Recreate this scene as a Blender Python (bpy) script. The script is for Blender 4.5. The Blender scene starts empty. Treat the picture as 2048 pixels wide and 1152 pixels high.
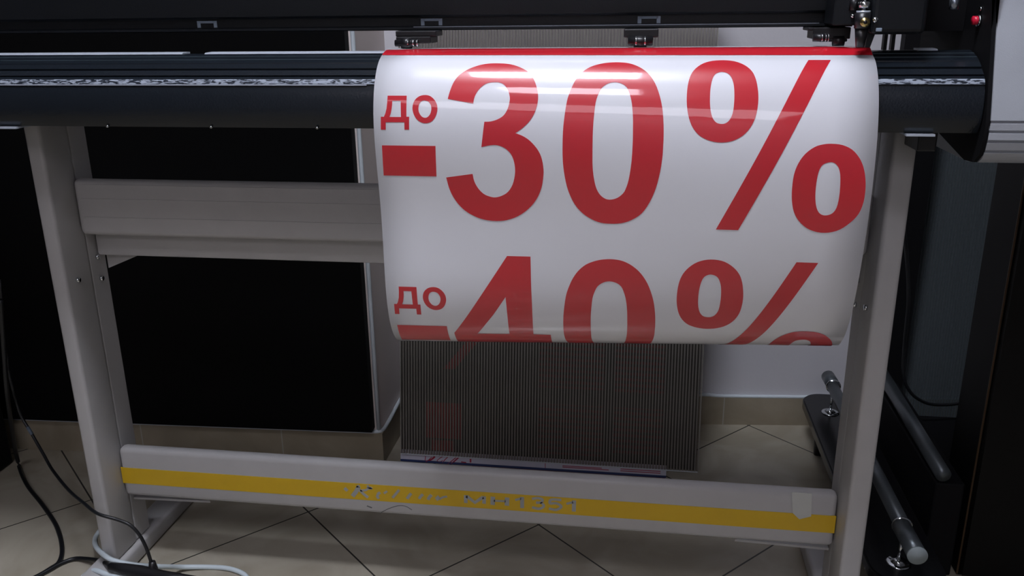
import bpy, bmesh, math, json
from mathutils import Vector, Matrix
from mathutils.geometry import tessellate_polygon
D = json.loads(r'''{"GLYPH":{"three":[[[4870,7065],[4933,6777],[4996,6489],[5072,6186],[5171,5847],[5282,5492],[5395,5174],[5496,4922],[5599,4707],[5728,4487],[5882,4248],[6062,4006],[6290,3756],[6576,3493],[6909,3223],[7277,2971],[7691,2737],[8139,2520],[8570,2344],[8961,2223],[9335,2143],[9712,2089],[10092,2055],[10474,2047],[10881,2060],[11328,2088],[11799,2139],[12263,2231],[12713,2374],[13156,2559],[13578,2775],[13985,3022],[14372,3301],[14710,3603],[14986,3933],[15214,4287],[15408,4640],[15570,4989],[15699,5339],[15804,5672],[15888,5976],[15950,6263],[15989,6558],[16011,6866],[16011,7181],[15979,7516],[15911,7883],[15811,8269],[15678,8644],[15509,9002],[15307,9348],[15077,9674],[14814,9977],[14522,10260],[14224,10521],[13925,10751],[13618,10959],[13312,11166],[13619,11272],[13925,11379],[14226,11509],[14518,11666],[14805,11847],[15091,12070],[15391,12352],[15691,12675],[15954,13005],[16164,13327],[16337,13656],[16479,14009],[16593,14402],[16676,14819],[16733,15221],[16767,15572],[16776,15908],[16754,16302],[16703,16799],[16621,17353],[16495,17899],[16321,18422],[16102,18936],[15839,19426],[15526,19888],[15169,20325],[14783,20724],[14368,21083],[13925,21404],[13471,21681],[13007,21910],[12531,22093],[12055,22235],[11587,22332],[11119,22388],[10640,22408],[10135,22393],[9618,22344],[9126,22262],[8674,22153],[8246,22012],[7820,21831],[7380,21608],[6942,21345],[6530,21035],[6145,20669],[5785,20257],[5468,19820],[5199,19366],[4973,18888],[4782,18393],[4637,17879],[4527,17347],[4417,16816],[5556,16645],[6694,16473],[7833,16302],[7882,16623],[7931,16943],[8011,17258],[8136,17571],[8293,17879],[8473,18164],[8678,18426],[8906,18665],[9147,18864],[9405,19013],[9675,19123],[9936,19204],[10171,19263],[10396,19294],[10634,19290],[10894,19250],[11166,19176],[11439,19068],[11716,18932],[11993,18762],[12249,18542],[12481,18260],[12692,17928],[12868,17570],[13002,17177],[13101,16758],[13171,16363],[13212,16016],[13224,15692],[13212,15371],[13177,15036],[13117,14702],[13036,14392],[12936,14113],[12814,13857],[12660,13618],[12466,13389],[12239,13177],[11989,12997],[11714,12854],[11417,12744],[11119,12669],[10838,12632],[10557,12631],[10242,12658],[9871,12720],[9467,12810],[9062,12900],[9200,11872],[9337,10843],[9475,9814],[9737,9809],[9999,9803],[10270,9773],[10559,9708],[10857,9618],[11138,9506],[11398,9374],[11641,9219],[11856,9034],[12039,8807],[12194,8550],[12322,8281],[12420,7998],[12491,7704],[12537,7429],[12564,7198],[12567,6987],[12540,6758],[12482,6487],[12395,6197],[12279,5927],[12128,5682],[11948,5456],[11759,5270],[11568,5138],[11369,5046],[11161,4982],[10944,4944],[10718,4933],[10482,4940],[10229,4959],[9967,4997],[9718,5067],[9489,5174],[9273,5313],[9069,5479],[8873,5674],[8689,5896],[8527,6131],[8387,6385],[8269,6652],[8176,6913],[8119,7157],[8088,7394],[8056,7632],[6994,7443],[5932,7254]]],"zero":[[[25548,1862],[25950,1894],[26363,1953],[26776,2062],[27194,2232],[27612,2452],[28010,2710],[28379,2998],[28728,3324],[29056,3692],[29368,4107],[29660,4565],[29921,5047],[30148,5556],[30345,6090],[30517,6625],[30664,7147],[30786,7669],[30889,8219],[30974,8823],[31041,9455],[31092,10055],[31125,10621],[31142,11156],[31152,11615],[31154,11936],[31149,12180],[31140,12483],[31136,12895],[31130,13366],[31105,13882],[31058,14444],[30992,15051],[30901,15683],[30783,16353],[30640,17049],[30470,17717],[30268,18343],[30039,18942],[29786,19500],[29515,20020],[29219,20499],[28889,20919],[28509,21271],[28094,21564],[27676,21808],[27267,22000],[26854,22143],[26440,22248],[26024,22315],[25607,22345],[25188,22354],[24766,22352],[24342,22328],[23928,22267],[23531,22163],[23144,22022],[22756,21841],[22358,21620],[21959,21359],[21581,21059],[21233,20726],[20906,20353],[20602,19920],[20314,19401],[20048,18821],[19820,18231],[19642,17652],[19502,17063],[19383,16455],[19280,15825],[19198,15177],[19139,14507],[19108,13781],[19099,13034],[19098,12367],[19101,11833],[19112,11379],[19129,10958],[19147,10581],[19169,10237],[19204,9840],[19254,9337],[19315,8783],[19381,8258],[19445,7794],[19513,7359],[19600,6936],[19715,6516],[19849,6109],[19991,5716],[20132,5345],[20281,4989],[20456,4636],[20663,4275],[20894,3916],[21154,3579],[21440,3263],[21754,2969],[22097,2710],[22481,2492],[22893,2310],[23296,2161],[23676,2048],[24047,1967],[24418,1910],[24790,1870],[25163,1852]],[[25154,4927],[25423,4947],[25694,5006],[25951,5102],[26192,5230],[26420,5395],[26618,5608],[26776,5878],[26906,6196],[27020,6537],[27124,6887],[27212,7261],[27289,7672],[27355,8148],[27408,8662],[27449,9154],[27476,9586],[27490,9997],[27501,10443],[27514,10928],[27524,11448],[27525,12051],[27516,12784],[27498,13599],[27458,14399],[27388,15183],[27296,15952],[27195,16612],[27085,17117],[26967,17513],[26851,17839],[26756,18086],[26664,18263],[26535,18436],[26347,18637],[26121,18834],[25883,18995],[25635,19112],[25375,19194],[25125,19242],[24895,19259],[24674,19241],[24453,19177],[24221,19060],[23987,18897],[23774,18695],[23590,18456],[23426,18178],[23283,17862],[23164,17506],[23066,17112],[22980,16686],[22902,16232],[22837,15746],[22788,15230],[22760,14672],[22749,14084],[22742,13506],[22734,12944],[22731,12392],[22730,11867],[22731,11380],[22736,10920],[22746,10471],[22762,10045],[22784,9631],[22815,9174],[22855,8620],[22904,8024],[22968,7497],[23050,7091],[23148,6755],[23256,6448],[23366,6158],[23487,5897],[23645,5661],[23859,5444],[24111,5252],[24369,5103],[24626,5003],[24889,4945]]],"pct_a":[[[37989,1424],[38417,1460],[38843,1539],[39256,1672],[39661,1876],[40052,2135],[40402,2417],[40702,2714],[40960,3033],[41179,3372],[41354,3730],[41490,4107],[41603,4494],[41696,4900],[41767,5316],[41822,5715],[41865,6077],[41892,6421],[41905,6772],[41907,7134],[41894,7502],[41861,7889],[41812,8306],[41744,8741],[41641,9166],[41501,9574],[41326,9972],[41117,10344],[40870,10692],[40589,11016],[40275,11300],[39924,11541],[39540,11742],[39144,11899],[38738,12007],[38319,12070],[37897,12092],[37472,12075],[37045,12018],[36626,11920],[36207,11781],[35796,11601],[35424,11381],[35102,11116],[34818,10810],[34568,10474],[34354,10111],[34174,9716],[34022,9291],[33895,8820],[33796,8317],[33725,7821],[33686,7345],[33675,6875],[33683,6409],[33706,5935],[33747,5464],[33808,5022],[33887,4621],[33987,4249],[34113,3897],[34263,3564],[34441,3250],[34660,2944],[34934,2631],[35250,2326],[35587,2063],[35938,1854],[36309,1687],[36701,1561],[37118,1474],[37555,1428]],[[37795,3494],[37984,3531],[38192,3598],[38381,3700],[38533,3838],[38664,4011],[38781,4225],[38887,4489],[38978,4793],[39050,5118],[39099,5465],[39130,5833],[39150,6206],[39164,6575],[39168,6949],[39157,7341],[39134,7777],[39097,8230],[39037,8631],[38950,8954],[38839,9226],[38712,9451],[38567,9631],[38405,9766],[38237,9862],[38064,9919],[37883,9937],[37702,9929],[37516,9901],[37329,9847],[37155,9750],[36997,9604],[36853,9415],[36727,9187],[36623,8916],[36537,8606],[36468,8274],[36419,7930],[36388,7564],[36371,7161],[36365,6698],[36373,6198],[36402,5723],[36455,5278],[36529,4856],[36615,4498],[36708,4222],[36812,4009],[36932,3838],[37075,3706],[37234,3616],[37387,3552],[37520,3506],[37648,3485]]],"slash":[[[47793,1389],[50339,1389],[40550,22743],[37898,22740]]],"pct_b":[[[50417,12126],[50793,12142],[51191,12183],[51582,12264],[51961,12392],[52332,12560],[52675,12770],[52984,13029],[53263,13331],[53514,13655],[53735,13996],[53926,14360],[54092,14748],[54232,15162],[54348,15601],[54441,16053],[54514,16519],[54566,16999],[54594,17481],[54603,17967],[54588,18456],[54539,18937],[54455,19414],[54337,19883],[54171,20321],[53948,20715],[53678,21077],[53377,21417],[53046,21750],[52686,22062],[52306,22321],[51908,22514],[51492,22653],[51070,22743],[50640,22787],[50205,22782],[49775,22727],[49348,22623],[48926,22469],[48528,22267],[48151,22005],[47797,21694],[47486,21364],[47229,21032],[47015,20682],[46833,20297],[46683,19862],[46565,19393],[46474,18913],[46408,18436],[46368,17948],[46351,17439],[46349,16887],[46370,16314],[46424,15778],[46517,15301],[46644,14860],[46806,14443],[47003,14043],[47234,13666],[47501,13324],[47816,13011],[48167,12733],[48511,12512],[48830,12363],[49143,12271],[49457,12204],[49769,12153],[50081,12127]],[[50390,14245],[50591,14249],[50768,14299],[50934,14389],[51092,14517],[51238,14685],[51364,14887],[51465,15118],[51546,15383],[51613,15694],[51666,16063],[51705,16479],[51733,16920],[51755,17394],[51767,17893],[51758,18372],[51730,18829],[51681,19266],[51603,19641],[51494,19934],[51357,20164],[51191,20345],[50988,20480],[50757,20566],[50532,20609],[50320,20612],[50115,20571],[49926,20485],[49759,20354],[49608,20178],[49476,19960],[49362,19702],[49266,19402],[49187,19062],[49122,18680],[49073,18258],[49042,17803],[49030,17291],[49036,16746],[49061,16248],[49105,15821],[49168,15442],[49253,15120],[49353,14865],[49474,14666],[49637,14507],[49868,14378],[50140,14289]]],"d":[[[-2745,6682],[-319,6677],[-317,9254],[31,9252],[-9,10835],[-608,10838],[-598,9921],[-2979,9933],[-3017,10853],[-3641,10857],[-3584,9268],[-3193,9266],[-3007,8865],[-2855,8293],[-2775,7527]],[[-2133,7313],[-1058,7310],[-1014,9285],[-2492,9292],[-2317,8862],[-2196,8291],[-2141,7813]]],"o":[[[2031,6595],[2256,6609],[2471,6656],[2677,6740],[2880,6870],[3072,7039],[3237,7223],[3371,7416],[3476,7625],[3550,7844],[3592,8073],[3603,8312],[3581,8556],[3523,8814],[3432,9077],[3316,9314],[3174,9518],[3007,9696],[2818,9837],[2600,9939],[2361,10004],[2122,10031],[1888,10017],[1654,9964],[1431,9873],[1219,9741],[1018,9571],[844,9372],[700,9137],[583,8873],[501,8615],[458,8372],[451,8134],[474,7901],[525,7667],[606,7437],[724,7228],[885,7040],[1082,6873],[1297,6742],[1533,6657],[1787,6610]],[[2009,7274],[2156,7297],[2314,7341],[2457,7417],[2578,7535],[2684,7686],[2764,7846],[2815,8012],[2841,8188],[2841,8369],[2811,8563],[2754,8762],[2676,8938],[2574,9085],[2452,9209],[2329,9299],[2216,9353],[2102,9374],[1983,9367],[1852,9336],[1717,9276],[1589,9179],[1465,9034],[1348,8852],[1263,8659],[1220,8455],[1208,8241],[1219,8042],[1252,7863],[1307,7700],[1377,7564],[1461,7459],[1560,7380],[1665,7323],[1772,7285],[1885,7269]]],"dash":[[[-3625,12807],[3264,12820],[3171,16706],[-3740,16692]]],"four":[[[11940,27053],[14986,27042],[15002,28525],[15011,30956],[15058,33778],[15049,36344],[14977,39364],[17304,39445],[17275,41517],[4152,41714],[4105,39306]],[[11597,32830],[11657,34148],[11711,36135],[11718,39398],[7299,39424],[8660,37326],[9855,35597]]]},"S":[0.0,0.016,0.032,0.048,0.064,0.08,0.096,0.112,0.128,0.144,0.16,0.176,0.192,0.208,0.224,0.24,0.256,0.272,0.288,0.304,0.32,0.336,0.352,0.368,0.384,0.4,0.416,0.432,0.448,0.464,0.48,0.496,0.512,0.528,0.544,0.56,0.576,0.592,0.608],"PL":[[-0.0862,0.9081],[-0.1007,0.9015],[-0.113,0.8914],[-0.1228,0.8788],[-0.1301,0.8645],[-0.1349,0.8493],[-0.1376,0.8335],[-0.1385,0.8176],[-0.1382,0.8016],[-0.137,0.7856],[-0.1353,0.7697],[-0.1334,0.7538],[-0.1317,0.7379],[-0.1303,0.722],[-0.1294,0.706],[-0.129,0.69],[-0.129,0.674],[-0.1292,0.658],[-0.1295,0.642],[-0.1296,0.626],[-0.1291,0.61],[-0.1277,0.5941],[-0.125,0.5783],[-0.1207,0.563],[-0.1143,0.5483],[-0.1055,0.5349],[-0.0943,0.5236],[-0.0806,0.5153],[-0.0655,0.5101],[-0.0497,0.5082],[-0.0338,0.5097],[-0.0186,0.5145],[-0.0047,0.5224],[0.0072,0.5331],[0.0165,0.5461],[0.0229,0.5607],[0.026,0.5764],[0.0258,0.5923],[0.0221,0.6079]],"PR":[[-0.0794,0.9051],[-0.0942,0.8991],[-0.1071,0.8897],[-0.1177,0.8777],[-0.1261,0.8641],[-0.1326,0.8495],[-0.1375,0.8343],[-0.1411,0.8187],[-0.1436,0.8029],[-0.1452,0.787],[-0.146,0.771],[-0.1461,0.755],[-0.1456,0.739],[-0.1446,0.7231],[-0.1432,0.7071],[-0.1413,0.6912],[-0.1389,0.6754],[-0.1362,0.6596],[-0.133,0.644],[-0.1293,0.6284],[-0.1249,0.613],[-0.1197,0.5979],[-0.1134,0.5832],[-0.1059,0.569],[-0.0969,0.5559],[-0.086,0.5441],[-0.0735,0.5342],[-0.0592,0.527],[-0.0438,0.523],[-0.0278,0.5223],[-0.0121,0.525],[0.0027,0.531],[0.0159,0.54],[0.0269,0.5516],[0.0352,0.5652],[0.0404,0.5803],[0.0423,0.5962],[0.0408,0.6121],[0.036,0.6273]],"SCRIPT":[[0.0058,[[-0.1965,0.186],[-0.1918,0.1808]]],[0.0075,[[-0.1835,0.1709],[-0.1766,0.1801],[-0.1709,0.1904]]],[0.003,[[-0.1749,0.1888],[-0.1713,0.1928],[-0.1693,0.1886]]],[0.005,[[-0.1696,0.1837],[-0.1634,0.1768],[-0.1559,0.1705]]],[0.004,[[-0.1686,0.1832],[-0.1595,0.1845],[-0.1548,0.1879],[-0.148,0.189],[-0.1546,0.191],[-0.1543,0.1947]]],[0.005,[[-0.1339,0.1821],[-0.1374,0.1794],[-0.1395,0.1737],[-0.1369,0.1699]]],[0.004,[[-0.1273,0.1808],[-0.1238,0.1835],[-0.1215,0.1855]]],[0.0045,[[-0.1002,0.1896],[-0.1061,0.1818],[-0.1127,0.1733]]],[0.005,[[-0.0794,0.1844],[-0.0835,0.1792],[-0.0872,0.1734]]],[0.005,[[-0.0591,0.1842],[-0.0631,0.1802],[-0.0661,0.1751]]],[0.0055,[[-0.0442,0.1841],[-0.0483,0.1795],[-0.0507,0.1744]]],[0.006,[[-0.0312,0.1821],[-0.0357,0.178],[-0.0326,0.1752]]],[0.0035,[[-0.0314,0.1765],[-0.0247,0.1813],[-0.0175,0.1831]]]],"NUM":[[0.006,[[0.0147,0.1882],[0.0143,0.1734]]],[0.006,[[0.0159,0.1868],[0.0299,0.1753],[0.0439,0.1869]]],[0.006,[[0.0462,0.1885],[0.0455,0.1745]]],[0.0075,[[0.0607,0.1889],[0.06,0.1732]]],[0.0035,[[0.0624,0.1814],[0.0822,0.182]]],[0.0075,[[0.0848,0.1891],[0.084,0.1737]]],[0.0065,[[0.11,0.1921],[0.1098,0.1712]]],[0.004,[[0.1081,0.1891],[0.0983,0.1856]]],[0.0045,[[0.1265,0.1899],[0.1363,0.1923],[0.1438,0.1898],[0.1411,0.1844],[0.1332,0.1832]]],[0.0045,[[0.1411,0.1844],[0.1462,0.1782],[0.1387,0.1721],[0.1264,0.1739]]],[0.0045,[[0.1751,0.1916],[0.1588,0.191],[0.1563,0.1839],[0.1667,0.1847],[0.1752,0.1792],[0.1667,0.1725],[0.1545,0.1738]]],[0.0065,[[0.1962,0.1923],[0.1958,0.1715]]],[0.004,[[0.1944,0.189],[0.1836,0.185]]]],"SCUFF":[[0.0012,[[-0.1358,0.1416],[-0.1224,0.1502],[-0.1075,0.157],[-0.0974,0.159],[-0.0885,0.1573],[-0.0799,0.1518]]],[0.0022,[[-0.1593,0.1535],[-0.1505,0.1504]]]],"MARKS":[[0.0015,[[-0.1649,0.0184],[-0.1649,0.0042],[-0.1506,0.0175]]],[0.004,[[-0.1631,0.006],[-0.1506,0.0122],[-0.1435,0.0189]]],[0.0015,[[-0.124,0.021],[-0.1328,0.0151],[-0.1382,0.0094],[-0.1328,0.0071],[-0.1257,0.0111]]],[0.0018,[[-0.1142,0.0198],[-0.1222,0.0113],[-0.1266,0.0039]]],[0.002,[[-0.0939,0.0211],[-0.1151,0.0029]]],[0.003,[[-0.0895,0.0205],[-0.1062,0.0043]]],[0.0025,[[-0.0842,0.0102],[-0.0727,0.0095]]],[0.0035,[[-0.0631,0.0186],[-0.0631,0.0106]]],[0.0012,[[0.1023,0.0273],[0.1027,0.0063]]]],"CABLE_A":[[-0.8339,0.12,0.4789],[-0.8747,0.15,0.3689],[-0.9146,0.18,0.2503],[-1.057,0.3336,0.03],[-0.9982,0.2766,0.004],[-0.9088,0.2048,0.004],[-0.8308,0.1385,0.004],[-0.7741,0.0754,0.004],[-0.7479,0.0304,0.004],[-0.7508,0.0075,0.004],[-0.7606,-0.02,0.004]],"CABLE_B":[[-0.8957,0.2,0.4891],[-0.916,0.2,0.3259],[-0.9125,0.2,0.2193],[-0.8878,0.19,0.1766],[-0.8547,0.17,0.1455],[-0.8157,0.14,0.1267],[-0.7251,0.06,0.1377],[-0.6534,0.0,0.1545],[-0.6065,-0.03,0.1554],[-0.5721,-0.03,0.1465],[-0.5498,-0.03,0.1376],[-0.5353,-0.03,0.1192],[-0.5265,-0.03,0.0933],[-0.5217,-0.03,0.0647]],"CABLE_C":[[-0.7657,-0.0264,0.004],[-0.7515,0.0015,0.004],[-0.7412,0.0252,0.004],[-0.7259,0.0409,0.004],[-0.7014,0.0384,0.008],[-0.66,0.0207,0.02],[-0.5995,-0.03,0.0493]],"CABLE_W":[[-0.7331,0.1582,0.005],[-0.7314,0.1291,0.005],[-0.7252,0.1046,0.004],[-0.6717,0.035,0.0397],[-0.628,-0.006,0.0553],[-0.6022,-0.016,0.0524],[-0.569,-0.016,0.0473],[-0.5254,-0.014,0.0458],[-0.5111,0.0334,0.012],[-0.4724,0.0496,0.004],[-0.4287,0.0509,0.004],[-0.3937,0.0393,0.004],[-0.3716,0.018,0.004]],"CABLE_W2":[[-0.6749,-0.0315,0.004],[-0.6744,-0.0058,0.006],[-0.6393,-0.0225,0.033],[-0.6027,-0.038,0.0395],[-0.567,-0.043,0.0395]],"ADAPT":[[-0.5974,-0.035,0.0541],[-0.57,-0.035,0.0506],[-0.5408,-0.035,0.0473],[-0.4939,-0.04,0.0463],[-0.4062,-0.05,0.0531]],"PLUG":[[-0.5203,-0.03,0.0678],[-0.5187,-0.032,0.0401]],"LOOP":[[0.7818,0.5,0.5712],[0.8047,0.52,0.4871],[0.8206,0.53,0.4021],[0.831,0.55,0.2987],[0.8365,0.55,0.238],[0.8484,0.55,0.2049],[0.871,0.55,0.1811],[0.9084,0.56,0.1648],[0.9712,0.58,0.1624],[1.0304,0.6,0.1748]],"COVER":[[-0.0901,0.9655],[-0.1022,0.9333],[-0.1092,0.9064],[-0.1192,0.8685],[-0.1271,0.8358],[-0.1275,0.8132],[-0.1227,0.7953],[-0.1068,0.7838]],"CAM":{"loc":[0.28510047591821364,-1.1893166492735479,0.9649934328276704],"r":[0.9892942751347865,0.1454325533052566,-0.012091717191987685],"u":[-0.03364406823608777,0.30791534634271667,0.9508187083556836],"f":[-0.1420032177736222,0.9402326903090312,-0.30951183211014516],"lens":1728.6293569986622}}''')
col = bpy.context.scene.collection
PI = math.pi

# ------------------------------------------------------------------ materials
MATS = {}
LAMP = 56.
def mat(name, color=(.5,.5,.5), rough=.5, metal=0., spec=.5, coat=0., emit=None, bump=None, noise=None, wave=False):
    m = bpy.data.materials.new(name); m.use_nodes = True
    nt = m.node_tree; b = nt.nodes['Principled BSDF']
    b.inputs['Base Color'].default_value = (*color, 1)
    b.inputs['Roughness'].default_value = rough
    b.inputs['Metallic'].default_value = metal
    b.inputs['Specular IOR Level'].default_value = spec
    b.inputs['Coat Weight'].default_value = coat
    b.inputs['Coat Roughness'].default_value = .03
    if emit:
        b.inputs['Emission Color'].default_value = (*emit[0], 1); b.inputs['Emission Strength'].default_value = emit[1]
    tc = nt.nodes.new('ShaderNodeTexCoord')
    n = nt.nodes.new('ShaderNodeTexNoise'); n.inputs['Scale'].default_value = (noise or (25, .06))[0]; n.inputs['Detail'].default_value = 4
    nt.links.new(tc.outputs['Object'], n.inputs['Vector'])
    amp = (noise or (25, .06))[1]
    mx = nt.nodes.new('ShaderNodeMix'); mx.data_type = 'RGBA'
    mx.inputs['A'].default_value = (*[c*(1-amp) for c in color], 1); mx.inputs['B'].default_value = (*[min(1, c*(1+amp)) for c in color], 1)
    nt.links.new(n.outputs['Fac'], mx.inputs['Factor']); nt.links.new(mx.outputs['Result'], b.inputs['Base Color'])
    if bump:
        bn = nt.nodes.new('ShaderNodeTexNoise'); bn.inputs['Scale'].default_value = bump[0]; bn.inputs['Detail'].default_value = 3
        nt.links.new(tc.outputs['Object'], bn.inputs['Vector'])
        bp = nt.nodes.new('ShaderNodeBump'); bp.inputs['Strength'].default_value = bump[1]; bp.inputs['Distance'].default_value = .002
        nt.links.new(bn.outputs['Fac'], bp.inputs['Height']); nt.links.new(bp.outputs['Normal'], b.inputs['Normal'])
        if wave:
            mp = nt.nodes.new('ShaderNodeMapping'); mp.inputs['Scale'].default_value = (.35, 1, 1)
            nt.links.new(tc.outputs['Object'], mp.inputs['Vector']); nt.links.new(mp.outputs[0], bn.inputs['Vector'])
            nt.links.new(bp.outputs['Normal'], b.inputs['Coat Normal'])
    MATS[name] = m
    return m

mat('vinyl_white', (.80, .81, .86), rough=.30, spec=.5, coat=1., noise=(6, .01), bump=(55, .045), wave=True)
mat('vinyl_red', (.60, .012, .026), rough=.30, spec=.5, coat=1., noise=(6, .02), bump=(55, .045), wave=True)
mat('cutter_black', (.006, .0075, .010), rough=.38, spec=.35, bump=(900, .15))
mat('platen_black', (.0085, .012, .017), rough=.27, spec=.5, bump=(400, .12))
mat('groove_glint', (.05, .07, .085), rough=.3)  # lighter tint painting the highlights on the platen grooves
mat('matt_black', (.004, .004, .005), rough=.7, spec=.15)
mat('plastic_black', (.010, .010, .012), rough=.35, spec=.5)
mat('steel_rim', (.30, .34, .40), rough=.25, metal=.9)
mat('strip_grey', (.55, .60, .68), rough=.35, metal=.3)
mat('marker_grey', (.26, .32, .40), rough=.5)
mat('stand_grey', (.46, .452, .450), rough=.38, spec=.45, bump=(700, .08))
mat('cover_grey', (.40, .42, .46), rough=.42, spec=.4, bump=(900, .12))
mat('yellow_stripe', (.66, .42, .012), rough=.45)
mat('letter_grey', (.36, .37, .36), rough=.5)
mat('scuff', (.12, .12, .12), rough=.7)
mat('chrome', (.75, .78, .8), rough=.09, metal=1.)
mat('tube_grey', (.10, .115, .125), rough=.33, metal=.6)
mat('cap_grey', (.26, .30, .31), rough=.6)
mat('brass', (.65, .5, .2), rough=.25, metal=1.)
mat('white_cable', (.62, .70, .74), rough=.4)
mat('black_cable', (.006, .007, .009), rough=.42)
mat('wall_paint', (.62, .61, .64), rough=.8, spec=.2, noise=(3, .05), bump=(120, .15))
mat('column_paint', (.78, .70, .67), rough=.8, spec=.2, noise=(3, .05), bump=(120, .15))
mat('trim_white', (.60, .66, .70), rough=.4)
mat('panel_black', (.0025, .0025, .0028), rough=.6, spec=.1)
mat('cabinet_black', (.004, .0038, .0036), rough=.55, spec=.15, noise=(14, .4))
mat('cabinet_edge', (.05, .026, .009), rough=.5)
mat('board_dark', (.055, .052, .042), rough=.5, noise=(9, .5))
mat('board_white', (.66, .67, .78), rough=.45)
mat('board_blue', (.02, .045, .16), rough=.4)
mat('print_red', (.42, .03, .07), rough=.45)
mat('dense_red', (.34, .03, .03), rough=.5, noise=(30, .5))
def lines_mat():
    m = bpy.data.materials.new('print_lines'); m.use_nodes = True; nt = m.node_tree; N = nt.nodes; L = nt.links
    b = N['Principled BSDF']; tc = N.new('ShaderNodeTexCoord')
    w = N.new('ShaderNodeTexWave'); w.bands_direction = 'Z'; w.inputs['Scale'].default_value = 26.; w.inputs['Distortion'].default_value = 1.5; w.inputs['Detail Scale'].default_value = 9.
    L.new(tc.outputs['Object'], w.inputs['Vector'])
    r = N.new('ShaderNodeValToRGB'); r.color_ramp.elements[0].position = .45; r.color_ramp.elements[1].position = .6
    r.color_ramp.elements[0].color = (.055, .050, .042, 1); r.color_ramp.elements[1].color = (.16, .035, .032, 1)
    L.new(w.outputs['Fac'], r.inputs[0]); L.new(r.outputs[0], b.inputs['Base Color']); MATS['print_lines'] = m
lines_mat()
mat('film_red', (.20, .014, .02), rough=.3, coat=.5)
mat('film_clear', (.6, .62, .66), rough=.15, coat=1.)
mat('tape', (.52, .53, .50), rough=.6)
mat('button_red', (.6, .01, .04), rough=.3)
mat('plank_black', (.007, .007, .008), rough=.24, spec=.5)
mat('lamp', (.9, .9, .9), emit=((.86, .89, 1.), LAMP))
mat('lamp_dim', (.9, .9, .9), emit=((.90, .89, 1.), LAMP*.24))
mat('fill_light', (.9, .9, .9), emit=((.95, .90, 1.), LAMP*.05))  # added fill, brightens the stand from the front
mat('lamp_frame', (.7, .7, .7), rough=.5)
mat('ceiling_paint', (.50, .50, .52), rough=.9)
mat('front_paint', (.62, .62, .64), rough=.9)
mat('room_paint', (.10, .10, .105), rough=.9)
mat('cable_sleeve', (.10, .13, .17), rough=.4)

def tile_mat(name, size, ang, org, c1, c2, grout, w=.0016, rough=.22):
    m = bpy.data.materials.new(name); m.use_nodes = True; nt = m.node_tree; N = nt.nodes; L = nt.links
    b = N['Principled BSDF']; b.inputs['Roughness'].default_value = rough; b.inputs['Specular IOR Level'].default_value = .4
    tc = N.new('ShaderNodeTexCoord')
    def math_(op, a, bb=None):
        n = N.new('ShaderNodeMath'); n.operation = op
        for i, v in enumerate((a, bb)):
            if v is None: continue
            if isinstance(v, (int, float)): n.inputs[i].default_value = v
            else: L.new(v, n.inputs[i])
        return n.outputs[0]
    sx = N.new('ShaderNodeSeparateXYZ'); L.new(tc.outputs['Object'], sx.inputs[0])
    dx = math_('SUBTRACT', sx.outputs[0], org[0]); dy = math_('SUBTRACT', sx.outputs[1], org[1])
    ca, sa = math.cos(ang), math.sin(ang)
    u = math_('DIVIDE', math_('ADD', math_('MULTIPLY', dx, ca), math_('MULTIPLY', dy, sa)), size)
    v = math_('DIVIDE', math_('ADD', math_('MULTIPLY', dx, -sa), math_('MULTIPLY', dy, ca)), size)
    def edge(t):
        f = math_('FRACT', math_('ADD', t, 50.)); return math_('MINIMUM', f, math_('SUBTRACT', 1., f))
    e = math_('MINIMUM', edge(u), edge(v)); line = math_('LESS_THAN', e, w/size)
    n1 = N.new('ShaderNodeTexNoise'); n1.inputs['Scale'].default_value = 5.; n1.inputs['Detail'].default_value = 6; n1.inputs['Distortion'].default_value = 1.2
    L.new(tc.outputs['Object'], n1.inputs['Vector'])
    rp = N.new('ShaderNodeValToRGB'); rp.color_ramp.elements[0].position = .38; rp.color_ramp.elements[1].position = .62
    rp.color_ramp.elements[0].color = (*c1, 1); rp.color_ramp.elements[1].color = (*c2, 1); L.new(n1.outputs['Fac'], rp.inputs[0])
    mx = N.new('ShaderNodeMix'); mx.data_type = 'RGBA'; L.new(line, mx.inputs['Factor']); L.new(rp.outputs[0], mx.inputs['A']); mx.inputs['B'].default_value = (*grout, 1)
    L.new(mx.outputs['Result'], b.inputs['Base Color'])
    bp = N.new('ShaderNodeBump'); bp.inputs['Strength'].default_value = .3; bp.inputs['Distance'].default_value = .001; bp.invert = True
    L.new(line, bp.inputs['Height']); L.new(bp.outputs['Normal'], b.inputs['Normal'])
    MATS[name] = m
tile_mat('floor_tile', .33, PI/4+.0298, (-.3546, .2528), (.335, .30, .235), (.43, .395, .32), (.045, .043, .038))
tile_mat('skirting_tile', .33, 0, (-.487, -1.), (.27, .23, .165), (.34, .295, .22), (.40, .38, .33), w=.0014, rough=.4)

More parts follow.
